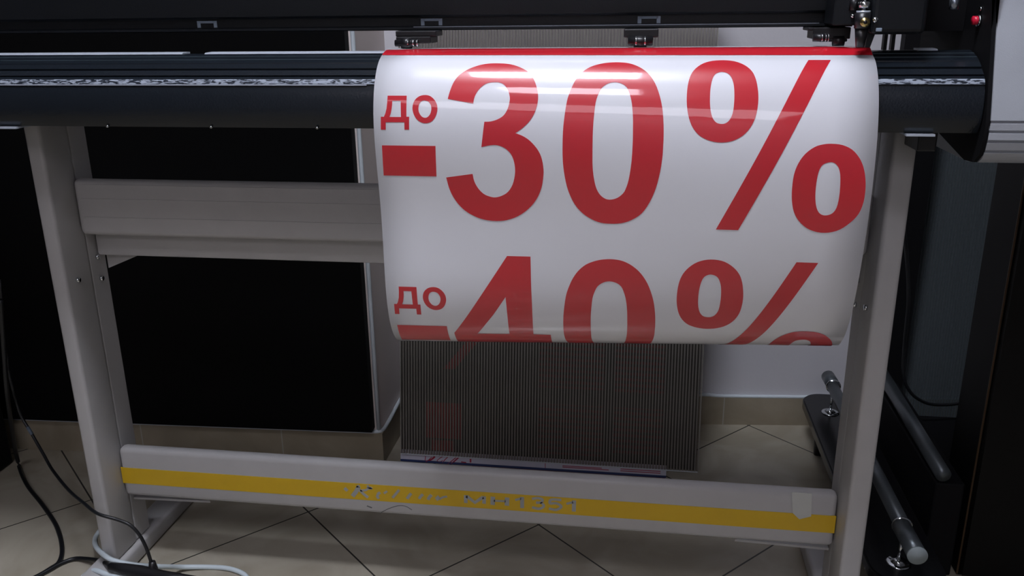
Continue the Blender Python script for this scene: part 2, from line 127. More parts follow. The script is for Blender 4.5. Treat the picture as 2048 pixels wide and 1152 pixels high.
def translucent(name, tint, face, fac, rough=.12):
    m = bpy.data.materials.new(name); m.use_nodes = True; nt = m.node_tree; N = nt.nodes; L = nt.links
    N.remove(N['Principled BSDF'])
    tr = N.new('ShaderNodeBsdfTransparent'); tr.inputs[0].default_value = (*tint, 1)
    df = N.new('ShaderNodeBsdfPrincipled'); df.inputs['Base Color'].default_value = (*face, 1); df.inputs['Roughness'].default_value = rough
    tc = N.new('ShaderNodeTexCoord'); n = N.new('ShaderNodeTexNoise'); n.inputs['Scale'].default_value = 4; L.new(tc.outputs['Object'], n.inputs['Vector'])
    mr = N.new('ShaderNodeMapRange'); mr.inputs['To Min'].default_value = fac-.04; mr.inputs['To Max'].default_value = fac+.04; L.new(n.outputs['Fac'], mr.inputs['Value'])
    mx = N.new('ShaderNodeMixShader'); L.new(mr.outputs[0], mx.inputs[0]); L.new(tr.outputs[0], mx.inputs[1]); L.new(df.outputs[0], mx.inputs[2])
    L.new(mx.outputs[0], N['Material Output'].inputs['Surface']); MATS[name] = m
translucent('polycarbonate', (.93, .91, .90), (.14, .135, .12), .12, .25)
translucent('polycarbonate_rib', (.45, .42, .42), (.36, .35, .32), .72, .3)
translucent('clear_film', (.9, .92, .95), (.5, .52, .55), .35, .08)

# lamp glint along the platen ridge, painted as pale speckles
def ridge_glint_mat():
    m = bpy.data.materials.new('ridge_glint'); m.use_nodes = True; nt = m.node_tree; N = nt.nodes; L = nt.links
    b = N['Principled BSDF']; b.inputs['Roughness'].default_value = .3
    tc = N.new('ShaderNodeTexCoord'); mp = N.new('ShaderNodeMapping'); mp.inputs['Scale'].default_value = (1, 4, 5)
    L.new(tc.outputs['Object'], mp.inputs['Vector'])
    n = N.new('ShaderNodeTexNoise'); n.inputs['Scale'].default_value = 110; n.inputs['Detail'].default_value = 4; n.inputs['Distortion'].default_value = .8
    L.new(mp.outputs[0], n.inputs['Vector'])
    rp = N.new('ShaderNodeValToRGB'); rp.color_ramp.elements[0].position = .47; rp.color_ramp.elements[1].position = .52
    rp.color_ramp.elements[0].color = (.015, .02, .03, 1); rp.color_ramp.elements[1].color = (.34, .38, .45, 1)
    L.new(n.outputs['Fac'], rp.inputs[0]); L.new(rp.outputs[0], b.inputs['Base Color']); MATS['ridge_glint'] = m
ridge_glint_mat()
translucent('polycarbonate_smoke', (.80, .84, .86), (.16, .18, .19), .30, .3)
translucent('polycarbonate_smoke_rib', (.3, .33, .36), (.10, .12, .13), .75, .3)

# ------------------------------------------------------------------ helpers
def link(name, me, m, parent=None, smooth=False):
    o = bpy.data.objects.new(name, me); col.objects.link(o)
    if m: 
        for x in (m if isinstance(m, list) else [m]): me.materials.append(MATS[x])
    if smooth:
        for p in me.polygons: p.use_smooth = True
    if parent is not None:
        o.parent = parent
        o.matrix_parent_inverse = parent.matrix_basis.inverted()
    return o
def from_bm(name, bm, m, parent=None, smooth=False):
    bmesh.ops.recalc_face_normals(bm, faces=bm.faces[:])
    me = bpy.data.meshes.new(name); bm.to_mesh(me); bm.free()
    return link(name, me, m, parent, smooth)
def bm_box(bm, lo, hi, bev=0., seg=2):
    r = bmesh.ops.create_cube(bm, size=1.)
    vs = r['verts']
    for v in vs:
        v.co = Vector([(lo[i]+hi[i])/2 + v.co[i]*(hi[i]-lo[i]) for i in range(3)])
    if bev > 0:
        es = list({e for v in vs for e in v.link_edges})
        bmesh.ops.bevel(bm, geom=es, offset=bev, segments=seg, affect='EDGES', profile=.5)
def box(name, lo, hi, m, parent=None, bev=0., seg=2):
    bm = bmesh.new(); bm_box(bm, lo, hi, bev, seg)
    return from_bm(name, bm, m, parent)
def bm_cyl(bm, a, b, r1, r2=None, seg=20, cap=True):
    a = Vector(a); b = Vector(b); d = b-a; r2 = r1 if r2 is None else r2
    q = Vector((0,0,1)).rotation_difference(d.normalized()).to_matrix().to_4x4()
    bmesh.ops.create_cone(bm, cap_ends=cap, segments=seg, radius1=r1, radius2=r2, depth=d.length, matrix=Matrix.Translation((a+b)/2) @ q)
def cyl(name, a, b, r, m, parent=None, r2=None, seg=24):
    bm = bmesh.new(); bm_cyl(bm, a, b, r, r2, seg); o = from_bm(name, bm, m, parent, True)
    return o
def sharp(o, ang=35):
    me = o.data
    for p in me.polygons: p.use_smooth = True
    me.set_sharp_from_angle(angle=math.radians(ang))
    return o
def prism(name, prof, x0, x1, m, parent=None, axis='X'):
    """extrude a closed (y,z) profile along x"""
    bm = bmesh.new()
    A = [bm.verts.new((x0, y, z)) for y, z in prof]; B = [bm.verts.new((x1, y, z)) for y, z in prof]
    n = len(prof)
    for i in range(n): bm.faces.new((A[i], A[(i+1) % n], B[(i+1) % n], B[i]))
    bm.faces.new(A); bm.faces.new(B[::-1])
    bmesh.ops.triangulate(bm, faces=[f for f in bm.faces if len(f.verts) > 4])
    return sharp(from_bm(name, bm, m, parent), 32)
def catmull(pts, n=8):
    P = [Vector(p) for p in pts]; out = []
    for i in range(len(P)-1):
        p1, p2 = P[i], P[i+1]; p0 = P[i-1] if i else 2*p1-p2; p3 = P[i+2] if i < len(P)-2 else 2*p2-p1
        for k in range(n):
            t = k/n; out.append(.5*((2*p1)+(p2-p0)*t+(2*p0-5*p1+4*p2-p3)*t*t+(3*p1-p0-3*p2+p3)*t**3))
    out.append(P[-1]); return out
def bm_tube(bm, path, r, seg=12):
    rings = []; up = Vector((0, 0, 1))
    for i, p in enumerate(path):
        d = (path[min(i+1, len(path)-1)]-path[max(i-1, 0)]).normalized()
        s = d.cross(up); s = s.normalized() if s.length > .05 else Vector((1, 0, 0)); t = s.cross(d).normalized()
        rr = r[i] if isinstance(r, (list, tuple)) else r
        rings.append([bm.verts.new(p+(s*math.cos(a)+t*math.sin(a))*rr) for a in [2*PI*k/seg for k in range(seg)]])
    for a, b in zip(rings, rings[1:]):
        for k in range(seg): bm.faces.new((a[k], a[(k+1) % seg], b[(k+1) % seg], b[k]))
    bm.faces.new(rings[0][::-1]); bm.faces.new(rings[-1])
def tube(name, pts, r, m, parent=None, seg=12, n=8):
    bm = bmesh.new(); bm_tube(bm, catmull(pts, n), r, seg); return from_bm(name, bm, m, parent, True)
def empty(name, loc):
    o = bpy.data.objects.new(name, None); o.location = loc; o.empty_display_size = .05; col.objects.link(o)
    bpy.context.view_layer.update(); return o
def tag(o, label, cat, group=None):
    o['label'] = label; o['category'] = cat
    if group: o['group'] = group
    return o
def struct(o): o['kind'] = 'structure'; return o
def poly_plate(name, pts, thick, m, parent=None):
    """pts: 3D polygon, thick: extrusion vector"""
    bm = bmesh.new(); t = Vector(thick)
    A = [bm.verts.new(p) for p in pts]; B = [bm.verts.new(Vector(p)+t) for p in pts]; n = len(pts)
    for i in range(n): bm.faces.new((A[i], A[(i+1) % n], B[(i+1) % n], B[i]))
    bm.faces.new(A); bm.faces.new(B[::-1])
    return from_bm(name, bm, m, parent)
def copy_tree(o, off, parent=None):
    c = o.copy(); col.objects.link(c); c.parent = parent
    if parent is None: c.location = o.location+Vector(off)
    for ch in list(o.children): copy_tree(ch, off, c)
    return c

# ------------------------------------------------------------------ camera
cd = D['CAM']; cam = bpy.data.cameras.new('camera'); co = bpy.data.objects.new('camera', cam); col.objects.link(co)
R = Matrix((cd['r'], cd['u'], [-v for v in cd['f']])).transposed().to_4x4()
co.matrix_world = Matrix.Translation(cd['loc']) @ R
cam.sensor_width = 36.; cam.lens = cd['lens']/2048*36.; cam.clip_start = .05
cam.dof.use_dof = False
bpy.context.scene.camera = co

# ------------------------------------------------------------------ room
def wallline(name, a, b, z0, z1, th, m):
    """vertical slab whose visible face runs a->b; thickness th (a vector) away from the room"""
    return struct(poly_plate(name, [(a[0], a[1], z0), (b[0], b[1], z0), (b[0], b[1], z1), (a[0], a[1], z1)], (th[0], th[1], 0), m))
CE = 2.7
struct(box('floor', (-2.6, -5.2, -.05), (1.9, 1.1, 0), 'floor_tile'))
struct(box('ceiling', (-2.6, -5.2, CE), (1.9, 1.1, CE+.05), 'ceiling_paint'))
bwa, bwb = (-.266, .675), (1.9, .895)
wallline('wall_back', bwa, bwb, 0, CE, (-.01, .08), 'wall_paint')
cwa, cwb = (-2.6, .365), (-.266, .468)
struct(poly_plate('wall_column', [(cwa[0], cwa[1], 0), (cwb[0], cwb[1], 0), (-.266, .70, 0), (-2.6, .70, 0)], (0, 0, CE), 'column_paint'))
wallline('wall_left', (-2.6, -5.2), (-2.6, .37), 0, CE, (-.08, 0), 'room_paint')
wallline('wall_right', (1.9, -5.2), (1.9, .89), 0, CE, (.08, 0), 'room_paint')
wallline('wall_front', (-2.6, -5.2), (1.9, -5.2), 0, CE, (0, -.08), 'front_paint')
def off(a, b, d):
    v = Vector((b[0]-a[0], b[1]-a[1])).normalized(); n = Vector((v.y, -v.x)); return n*d
# skirting tiles with white plastic bead on top
H = .074
n = off(bwa, bwb, .009)
struct(poly_plate('baseboard_back', [(bwa[0], bwa[1], 0), (bwb[0], bwb[1], 0), (bwb[0], bwb[1], H), (bwa[0], bwa[1], H)], (n.x, n.y, 0), 'skirting_tile'))
struct(tube('trim_1', [(bwa[0]+.01, bwa[1]-.006, H+.002), (.4, .7377, H+.003), (.62, .7597, H-.001), (bwb[0]-.02, bwb[1]-.007, H+.001)], .0045, 'trim_white', n=12))
n2 = off(cwa, cwb, .009)
struct(poly_plate('baseboard_column', [(cwa[0], cwa[1], 0), (cwb[0], cwb[1], 0), (cwb[0], cwb[1], H), (cwa[0], cwa[1], H)], (n2.x, n2.y, 0), 'skirting_tile'))
struct(poly_plate('baseboard_side', [(cwb[0], cwb[1]-.009, 0), (cwb[0], .674, 0), (cwb[0], .674, H), (cwb[0], cwb[1]-.009, H)], (.009, 0, 0), 'skirting_tile'))
struct(tube('trim_2', [(-.262, .668, H+.003), (-.260, .60, H+.006), (-.2595, .52, H+.001), (-.2605, .478, H+.001), (-.268, .4645, H+.003), (-.29, .4625, H+.001), (-.33, .4607, H+.001), (-.41, .4572, H+.001), (-.57, .4502, H+.001), (-.9, .4356, H+.001), (-1.5, .4092, H+.001), (-2.4, .3695, H+.001)], .0045, 'trim_white', n=12))
# white corner bead on the edge of the wall block
struct(tube('trim_3', [(-.2665, .4665, H+.006), (-.2665, .4665, 1.4), (-.2665, .4665, CE-.01)], .0045, 'trim_white'))

# ceiling luminaires (above the frame, they light the room; the far one is an added fill)
def luminaire(cx, cy, label, hy, lm='lamp', hx=.27):
    t = empty('ceiling_light', (cx, cy, CE-.001)); tag(t, label, 'ceiling light')
    bm = bmesh.new()
    gx, gy = hx+.03, max(.3, hy+.03)
    for a in ((-gx, -gy, gx, -gy+.015), (-gx, gy-.015, gx, gy), (-gx, -gy+.015, -gx+.015, gy-.015), (gx-.015, -gy+.015, gx, gy-.015)):
        bm_box(bm, (cx+a[0], cy+a[1], CE-.03), (cx+a[2], cy+a[3], CE-.001))
    from_bm('frame', bm, 'lamp_frame', t)
    box('diffuser', (cx-hx, cy-hy, CE-.02), (cx+hx, cy+hy, CE-.012), lm, t)
luminaire(.02, -.63, 'square ceiling light right above the cutter', .20)
luminaire(.03, -1.83, 'square ceiling light behind the camera, second from the cutter', .24, 'lamp_dim')
luminaire(.03, -4.20, 'wide dim fill light added on the ceiling far behind the camera near the front wall', .75, 'fill_light', 1.15)

# ------------------------------------------------------------------ cutter stand
stand = empty('cutter_stand', (0, .055, 0))
tag(stand, 'grey steel stand with yellow-striped lower beam carrying the vinyl cutter', 'machine stand')
W = .6102; LB = .2335; YB = .0539
def leg(sx):
    x0, x1 = (-W-.0265, -W) if sx < 0 else (W, W+.031)
    bm = bmesh.new(); bm_box(bm, (x0, 0, .034), (x1, .0685, .817), .006, 3)
    o = sharp(from_bm('leg', bm, 'stand_grey', stand))
    xa, xb = (x0+.004, x1-.0015) if sx < 0 else (x0+.0015, x1-.004)
    box('rear_channel', (xa, .0695, .036), (xb, .113, .817), 'stand_grey', o, .002)
    xi = -W if sx < 0 else W
    for y, z in ((.028, .553), (.087, .575), (.088, .537)):
        cyl('screw', (xi, y, z), (xi-sx*.004, y, z), .0042, 'chrome', o, seg=14)
    return o
legL = leg(-1); legR = leg(1)
for sx in (-1, 1):
    x0, x1 = (-.655, -.6015) if sx < 0 else (.6015, .662)
    bm = bmesh.new(); bm_box(bm, (x0, -.26, .001), (x1, .36, .0345), .007, 3)
    sharp(from_bm('foot', bm, 'stand_grey', stand))
def beam(name, z0, z1, y0=YB, y1=.074, bev=.006, x=W-.0005):
    bm = bmesh.new(); bm_box(bm, (-x, y0, z0), (x, y1, z1), bev, 3)
    return sharp(from_bm(name, bm, 'stand_grey', stand))
lower = beam('lower_beam', .1385, .2333, bev=.0085, y1=.078)
upper = beam('upper_beam', .6203, .7122, bev=.009)
# pressed lines along the upper beam
for z in (.7035, .681, .651): box('pressed_line', (-W+.012, YB-.0006, z), (W-.012, YB+.001, z+.0009), 'stand_grey', upper)
bm = bmesh.new(); bm_box(bm, (-W+.0015, .088, .5775), (W-.0015, .112, .655), .004, 2)
sharp(from_bm('rear_beam', bm, 'stand_grey', stand))
for sx in (-1, 1):
    poly_plate('gusset', [(sx*(W-.001), .112, .655), (sx*(W-.001), .112, .548), (sx*(W-.07), .112, .5765), (sx*(W-.07), .112, .655)], (0, .003, 0), 'stand_grey', stand)
    poly_plate('gusset', [(sx*(W-.001), .076, .118), (sx*(W-.001), .113, .112), (sx*(W-.10), .113, .116), (sx*(W-.15), .076, .122)], (0, 0, .004), 'stand_grey', stand)
st = box('yellow_stripe', (-W+.0012, YB-.0005, .1650), (W-.0012, YB+.001, .1962), 'yellow_stripe', lower)
st['label'] = 'yellow stripe along the lower beam'
def strokes(name, data, m, parent, y, thick=.0004):
    bm = bmesh.new()
    for w, pts in data:
        path = [Vector((p[0], 0, p[1])) for p in pts]
        path = catmull([tuple(p) for p in path], 4) if len(path) > 2 and w < .005 else path
        Lp = []; Rp = []
        for i, p in enumerate(path):
            d = (path[min(i+1, len(path)-1)]-path[max(i-1, 0)]).normalized(); s = Vector((-d.z, 0, d.x))*w/2
            yy = y(p) if callable(y) else y
            Lp.append(bm.verts.new((p.x+s.x, yy, p.z+s.z))); Rp.append(bm.verts.new((p.x-s.x, yy, p.z-s.z)))
        for i in range(len(path)-1): bm.faces.new((Lp[i], Lp[i+1], Rp[i+1], Rp[i]))
    r = bmesh.ops.extrude_face_region(bm, geom=bm.faces[:])
    for v in [g for g in r['geom'] if isinstance(g, bmesh.types.BMVert)]: v.co.y += thick
    return from_bm(name, bm, m, parent)
strokes('script_lettering', D['SCRIPT'], 'letter_grey', lower, YB-.0009)
strokes('model_lettering', D['NUM'], 'letter_grey', lower, YB-.0009)
strokes('scuff_mark', D['SCUFF'], 'scuff', lower, YB-.0002, .0003)
tp = poly_plate('tape_patch', [(.5375, YB-.0018, .2345), (.5685, YB-.0018, .2345), (.5708, YB-.0022, .1939), (.5531, YB-.0030, .1877), (.5422, YB-.0022, .1979)], (0, .0009, 0), 'tape', lower)
tp['label'] = 'peeling whitish tape patch'

# ------------------------------------------------------------------ vinyl cutter
cut = empty('vinyl_cutter', (0, 0, .817))
tag(cut, 'black vinyl cutter with grey ribbed end cover feeding out the red and white banner', 'vinyl cutter')
XE = .672
top = [(-.0300, .9085), (-.0480, .9090), (-.0600, .9062), (-.0612, .9050), (-.0622, .9058), (-.0705, .9028), (-.0716, .9010), (-.0728, .9020), (-.0810, .8990), (-.0818, .8965), (-.0830, .8975),
       (-.0915, .8925), (-.0905, .8900), (-.0935, .8902), (-.1020, .8845), (-.1005, .8828), (-.1035, .8826), (-.1075, .8800)]
low = [(-.1098, .8728), (-.1130, .866), (-.1150, .856), (-.1160, .845), (-.1155, .835), (-.1135, .827), (-.1100, .8212), (-.1080, .8182), (-.0300, .8175), (.0300, .8175), (.0300, .8230), (-.0300, .8260)]
plat = prism('platen', top+low, -1.0, XE, 'platen_black', cut)
plat['label'] = 'ribbed black platen apron'
prism('ridge_glint', [(-.1078, .8800), (-.1100, .8775), (-.1112, .8742), (-.1100, .8738), (-.1070, .8790)], -1.0, XE-.0005, 'ridge_glint', plat)  # pale speckles painted for the lamp reflected in the lip
prism('bead', [(-.1100, .8739), (-.1120, .8737), (-.1122, .8726), (-.1100, .8724)], -1.0, -.06, 'strip_grey', plat)  # pale strip painting the lower edge of the same lamp glint
for y, z in ((-.0625, .9062), (-.0731, .9025)): prism('glint_line', [(y, z-.0006), (y-.0006, z-.0004), (y-.0006, z+.0002), (y, z+.0004)], -1.0, XE-.0005, 'groove_glint', plat)  # pale lines painting the highlights on the groove edges
# pale strip painting the lamp highlight along the platen edge, left part and a short piece at the far right
prism('glint_strip', [(-.0520, .9088), (-.0488, .9106), (-.0300, .9110), (-.0300, .9088), (-.0480, .9086)], -1.0, -.336, 'strip_grey', plat)
prism('glint_strip', [(-.0520, .9088), (-.0488, .9106), (-.0300, .9110), (-.0300, .9088), (-.0480, .9086)], -.304, -.052, 'strip_grey', plat)
prism('glint_strip', [(-.0520, .9088), (-.0488, .9106), (-.0300, .9110), (-.0300, .9088), (-.0480, .9086)], .612, .634, 'strip_grey', plat)
for x in (-.424, -.276, -.130): cyl('screw', (x, -.1095, .8195), (x, -.1120, .8185), .0017, 'chrome', plat, seg=12)
# chassis between platen and legs, kept low behind the apron
prism('chassis', [(.0560, .8180), (.1250, .8180), (.1250, .8850), (.0560, .8850)], -.98, .668, 'matt_black', cut)
for x0, x1 in ((-.590, -.556), (.592, .624)): box('mounting_plate', (x0, -.116, .8150), (x1, -.02, .8174), 'strip_grey', cut)
box('mounting_block', (.6200, -.070, .790), (.6420, -.012, .8148), 'plastic_black', cut, .002)

# main beam with its lower lip
bl = [(y+.040 if y < 0 else y, z-.0008) for y, z in [(-.0560, .9372), (-.0585, .9385), (-.0585, .9412), (-.0560, .9424), (-.0540, .9428), (-.0540, .9536), (-.0600, .9545), (-.0640, .9570), (-.0660, .9700), (-.0660, 1.095), (-.0560, 1.11), (.1150, 1.11), (.1250, 1.10), (.1250, .9500), (.1150, .9372)]]
mb = prism('main_beam', bl, -1.0, .5400, 'cutter_black', cut)
prism('edge_glint', [(-.0188, .9402), (-.0188, .9413), (-.0170, .9416), (-.0170, .9404)], -.02, .500, 'steel_rim', mb)  # bright metal line painting the light caught by the lip bevel
for x in (-.314, .0040, .2900):
    bm = bmesh.new(); w = .0145; y0, y1 = -.0148, -.0136; z0, z1 = .9424, .9513
    bm_box(bm, (x-w, y0, z0), (x-w+.0048, y1, z1)); bm_box(bm, (x+w-.0048, y0, z0), (x+w, y1, z1)); bm_box(bm, (x-w+.0042, y0, z1-.0032), (x+w-.0042, y1, z1))
    from_bm('marker', bm, 'marker_grey', mb)

# pinch rollers: bracket, pressure arm, axle, rubber wheel
def pinch(blocks, roll, wheel, side):
    bm = bmesh.new()
    for x0, x1, z0, z1 in blocks: bm_box(bm, (x0, -.0500+(.002 if z0 > .928 else 0), z0), (x1, -.0100, z1), .0012, 2)
    o = from_bm('pinch_roller', bm, 'plastic_black', cut)
    x0, x1, zc, r = roll
    cyl('roller_tube', (x0, -.0525, zc), (x1, -.0525, zc), r, 'plastic_black', o, seg=24)
    w = x1-x0
    for f in ((.30, .36), (.66, .72)) if side == 0 else ((.55, .6), (.78, .83), (.95, 1.0)):
        cyl('rim', (x0+w*f[0], -.0525, zc), (x0+w*f[1], -.0525, zc), r+.0003, 'chrome', o, seg=24)
    x0, x1, zc, r = wheel
    cyl('wheel', (x0, -.0500, zc), (x1, -.0500, zc), r, 'plastic_black', o, seg=24)
    return o
pinch([(-.0370, .0175, .9295, .9365), (-.0362, .0105, .9208, .9295)], (-.0365, -.0060, .9215, .0042), (-.0285, -.0155, .9212, .0068), 1)
pinch([(.2592, .3020, .9262, .9365), (.2650, .2960, .9225, .9262)], (.2645, .2955, .9220, .0054), (.2720, .2880, .9214, .0070), 0)
pinch([(.4820, .5050, .9325, .9365), (.4880, .5320, .9228, .9365), (.4960, .5290, .9195, .9230)], (.4880, .5060, .9245, .0046), (.5120, .5250, .9204, .0060), 1)

# carriage head with blade holder
car = box('carriage', (.5440, -.0950, .9290), (.6050, -.0200, 1.09), 'cutter_black', cut, .006, 3)
box('head_plate', (.5050, -.0730, .9390), (.5430, -.0200, 1.08), 'cutter_black', car, .002)
bh = cyl('blade_holder', (.5415-.006, -.088, .9360), (.5415-.006, -.088, .9530), .0088, 'plastic_black', car)
cyl('holder_nose', (.5355, -.088, .9148), (.5355, -.088, .9360), .0048, 'plastic_black', bh, r2=.0078)
cyl('knurled_ring', (.5355, -.088, .9530), (.5355, -.088, .9556), .0078, 'strip_grey', bh)
cyl('adjusting_nut', (.5355, -.088, .9590), (.5355, -.088, .9655), .0068, 'chrome', bh)
cyl('spindle', (.5355, -.088, .9556), (.5355, -.088, .9760), .0024, 'chrome', bh)
bs = cyl('clamp_screw', (.5358, -.0962, .9430), (.5358, -.1010, .9430), .0052, 'brass', bh)
cyl('screw_recess', (.5358, -.1010, .9430), (.5358, -.1014, .9430), .0022, 'plastic_black', bs)
poly_plate('arm', [(.5440, -.080, .9400), (.5560, -.080, .9400), (.5490, -.080, .9140), (.5440, -.080, .9140)], (0, .006, 0), 'cutter_black', car)
cyl('screw', (.5475, -.0950, .9455), (.5475, -.0985, .9455), .0030, 'chrome', car, seg=14)
cyl('screw', (.5270, -.0730, .9500), (.5270, -.0760, .9500), .0024, 'chrome', car, seg=14)
box('latch', (.5495, -.0975, .9325), (.5560, -.0945, .9365), 'marker_grey', car, .0006)
for x in (.527, .634): cyl('knob', (x, -.086 if x > .6 else -.0735, .9560), (x, -.086 if x > .6 else -.0735, .9700), .0050, 'steel_rim' if x > .6 else 'plastic_black', car)
for x0, x1 in ((.592, .596), (.601, .605)): box('bracket', (x0-.018, -.040, .9090), (x1-.018, -.030, .9290), 'cutter_black', car)
box('carriage_back', (.6060, -.0100, .9300), (.6730, .1100, 1.09), 'matt_black', cut)

# right end housing: black inner cheek and grey ribbed outer cover
CV = D['COVER']
cheek = [(y+.002, z) for y, z in CV] + [(-.075, .7815), (.0300, .8000), (.0700, .8150), (.1600, .8300), (.1600, 1.15), (CV[0][0]+.014, 1.15), (CV[0][0]+.006, 1.03)]
prism('inner_cheek', cheek, .6735, .6780, 'matt_black', cut)
bt = cyl('stop_button', (.6735, -.0600, .9430), (.6650, -.0600, .9430), .0050, 'button_red', cut, seg=20)
cyl('bezel', (.6734, -.0600, .9430), (.6705, -.0600, .9430), .0066, 'chrome', bt, seg=20)
cyl('screw', (.6735, -.0600, .9560), (.6715, -.0600, .9560), .0024, 'chrome', cut, seg=12)
# cover outline with pressed ribs at its lower front
cov = [(CV[0][0]+.014, 1.15), (CV[0][0]+.006, 1.03), tuple(CV[0]), tuple(CV[1]), tuple(CV[2]), tuple(CV[3])]
def lerp_c(z):
    for (a, b) in zip(CV, CV[1:]):
        if b[1] <= z <= a[1]:
            t = (a[1]-z)/(a[1]-b[1]); return a[0]+(b[0]-a[0])*t
    return CV[-1][0]
for zg in (.8345, .8235, .8125, .8005):
    cov += [(lerp_c(zg+.0040), zg+.0040), (lerp_c(zg+.0006), zg+.0006), (lerp_c(zg)+.0030, zg-.0002), (lerp_c(zg-.0022)+.0030, zg-.0022), (lerp_c(zg-.003), zg-.003)]
cov += [(CV[-2][0]+.001, CV[-2][1]), (CV[-2][0]+.006, CV[-2][1]-.006), tuple(CV[-1]), (-.075, .7795), (.16, .7795), (.16, 1.15)]
ec = prism('end_cover', [(y, z) for y, z in cov], .6781, 1.02, 'cover_grey', cut)
ec['label'] = 'light grey end cover with ribbed lower edge'

# ------------------------------------------------------------------ printed vinyl banner
XL, XR = -.0455, .5535
S = list(D['S']); PLf = [tuple(p) for p in D['PL']]; PRf = [tuple(p) for p in D['PR']]
def arc(p0, extra):
    s = 0.; out = []; q = p0
    for e in extra:
        s -= math.hypot(e[0]-q[0], e[1]-q[1]); out.append((s, e)); q = e
    return out
exL = [(-.0760, .9112), (-.0640, .9134), (-.0500, .9142), (-.0300, .9142), (-.0120, .9110), (.0050, .9000), (.0180, .8800), (.0240, .8500), (.0260, .8000), (.0260, .7400)]
exR = [(-.0735, .9080), (-.0630, .9126), (-.0500, .9142), (-.0300, .9142), (-.0120, .9110), (.0050, .9000), (.0180, .8800), (.0240, .8500), (.0260, .8000), (.0260, .7400)]
ef = [(-.0735, .9080)]
aL = arc(PLf[0], exL); aR = arc(PRf[0], exR)
SS = [a[0] for a in aL][::-1]+S
PL = [a[1] for a in aL][::-1]+PLf; PR = [a[1] for a in aR][::-1]+PRf
def interp(s, T):
    if s <= SS[0]: return T[0]
    for i in range(len(SS)-1):
        if s <= SS[i+1]:
            # catmull for smoothness
            t = (s-SS[i])/(SS[i+1]-SS[i]); p1, p2 = T[i], T[i+1]
            p0 = T[i-1] if i else p1; p3 = T[i+2] if i+2 < len(T) else p2
            h = SS[i+1]-SS[i]
            def tan(a, b, sa, sb): return ((b[0]-a[0])/(sb-sa)*h, (b[1]-a[1])/(sb-sa)*h)
            m1 = tan(p0, p2, SS[max(i-1, 0)], SS[i+1]); m2 = tan(p1, p3, SS[i], SS[min(i+2, len(SS)-1)])
            t2, t3 = t*t, t*t*t; a, b, c, d = 2*t3-3*t2+1, t3-2*t2+t, -2*t3+3*t2, t3-t2
            return tuple(a*p1[k]+b*m1[k]+c*p2[k]+d*m2[k] for k in (0, 1))
    return T[-1]
def surf(x, s):
    t = (x-XL)/(XR-XL); l = interp(s, PL); r = interp(s, PR)
    return Vector((x, l[0]*(1-t)+r[0]*t, l[1]*(1-t)+r[1]*t))
def snormal(x, s):
    e = .0015; s0 = max(SS[0], s-e); s1 = min(SS[-1], s+e)
    n = (surf(x+.01, s)-surf(x-.01, s)).cross(surf(x, s1)-surf(x, s0)); n.normalize()
    return -n
# orientation of the normal: towards the front at the hanging part
if snormal(.25, .2).y > 0:
    _sn = snormal
    def snormal(x, s): return -_sn(x, s)
banner = empty('printed_banner', (.25, -.05, .912))
tag(banner, 'white glossy banner sheet with red sale percentages hanging over the platen', 'banner')
rows = []; s = SS[0]
while s < SS[-1]: rows.append(s); s += .004
rows.append(SS[-1])
def with_normals(o, N):
    me = o.data
    for p in me.polygons: p.use_smooth = True
    me.normals_split_custom_set_from_vertices(N)
bm = bmesh.new(); NX = 12; uv = []
grid = []
for s in rows:
    line = []
    for k in range(NX+1):
        x = XL+(XR-XL)*k/NX; line.append(bm.verts.new(surf(x, s))); uv.append((x, s))
    grid.append(line)
for a, b in zip(grid, grid[1:]):
    for k in range(NX): bm.faces.new((a[k], a[k+1], b[k+1], b[k]))
bm.normal_update()
bm.faces.ensure_lookup_table()
if bm.faces[len(bm.faces)//2].normal.dot(snormal(.25, .2)) < 0: bmesh.ops.reverse_faces(bm, faces=bm.faces[:])
me = bpy.data.meshes.new('sheet'); bm.to_mesh(me); bm.free()
sheet = link('sheet', me, 'vinyl_white', banner); with_normals(sheet, [snormal(*q) for q in uv])
sol = sheet.modifiers.new('thickness', 'SOLIDIFY'); sol.thickness = .0004; sol.offset = -1
def print_shape(name, loops, label=None):
    """loops: lists of groups; each group = [outer, holes...] in (x, s) metres, laid on the sheet"""
    bm = bmesh.new()
    for grp in loops:
        vs3 = [[Vector((p[0], p[1], 0)) for p in l] for l in grp]
        flat = [v for l in vs3 for v in l]; bv = [bm.verts.new(v) for v in flat]
        for t in tessellate_polygon(vs3):
            try: bm.faces.new([bv[i] for i in t])
            except ValueError: pass
    ys = [v.co.y for v in bm.verts]; s = math.floor(min(ys)/.004)*.004
    while s < max(ys):
        bmesh.ops.bisect_plane(bm, geom=bm.verts[:]+bm.edges[:]+bm.faces[:], dist=1e-7, plane_co=(0, s, 0), plane_no=(0, 1, 0)); s += .004
    xs = [v.co.x for v in bm.verts]
    for k in range(NX+1):
        x = XL+(XR-XL)*k/NX
        if min(xs) < x < max(xs): bmesh.ops.bisect_plane(bm, geom=bm.verts[:]+bm.edges[:]+bm.faces[:], dist=1e-7, plane_co=(x, 0, 0), plane_no=(1, 0, 0))
    N = []
    for v in bm.verts:
        x, s = v.co.x, v.co.y; n = snormal(x, s); N.append(n.copy()); v.co = surf(x, s)+n*.0004
    bm.normal_update()
    bm.verts.index_update()
    for f in bm.faces[:]:
        if f.normal.dot(N[f.verts[0].index]) < 0: f.normal_flip()
    me = bpy.data.meshes.new(name); bm.to_mesh(me); bm.free()
    o = link(name, me, 'vinyl_red', banner); with_normals(o, N)
    if label: o['label'] = label
    return o
G = {k: [[(a/1e5, b/1e5) for a, b in l] for l in v] for k, v in D['GLYPH'].items()}
def shift(g): return [[(x, s+.2506+.006*x) for x, s in l] for l in g]
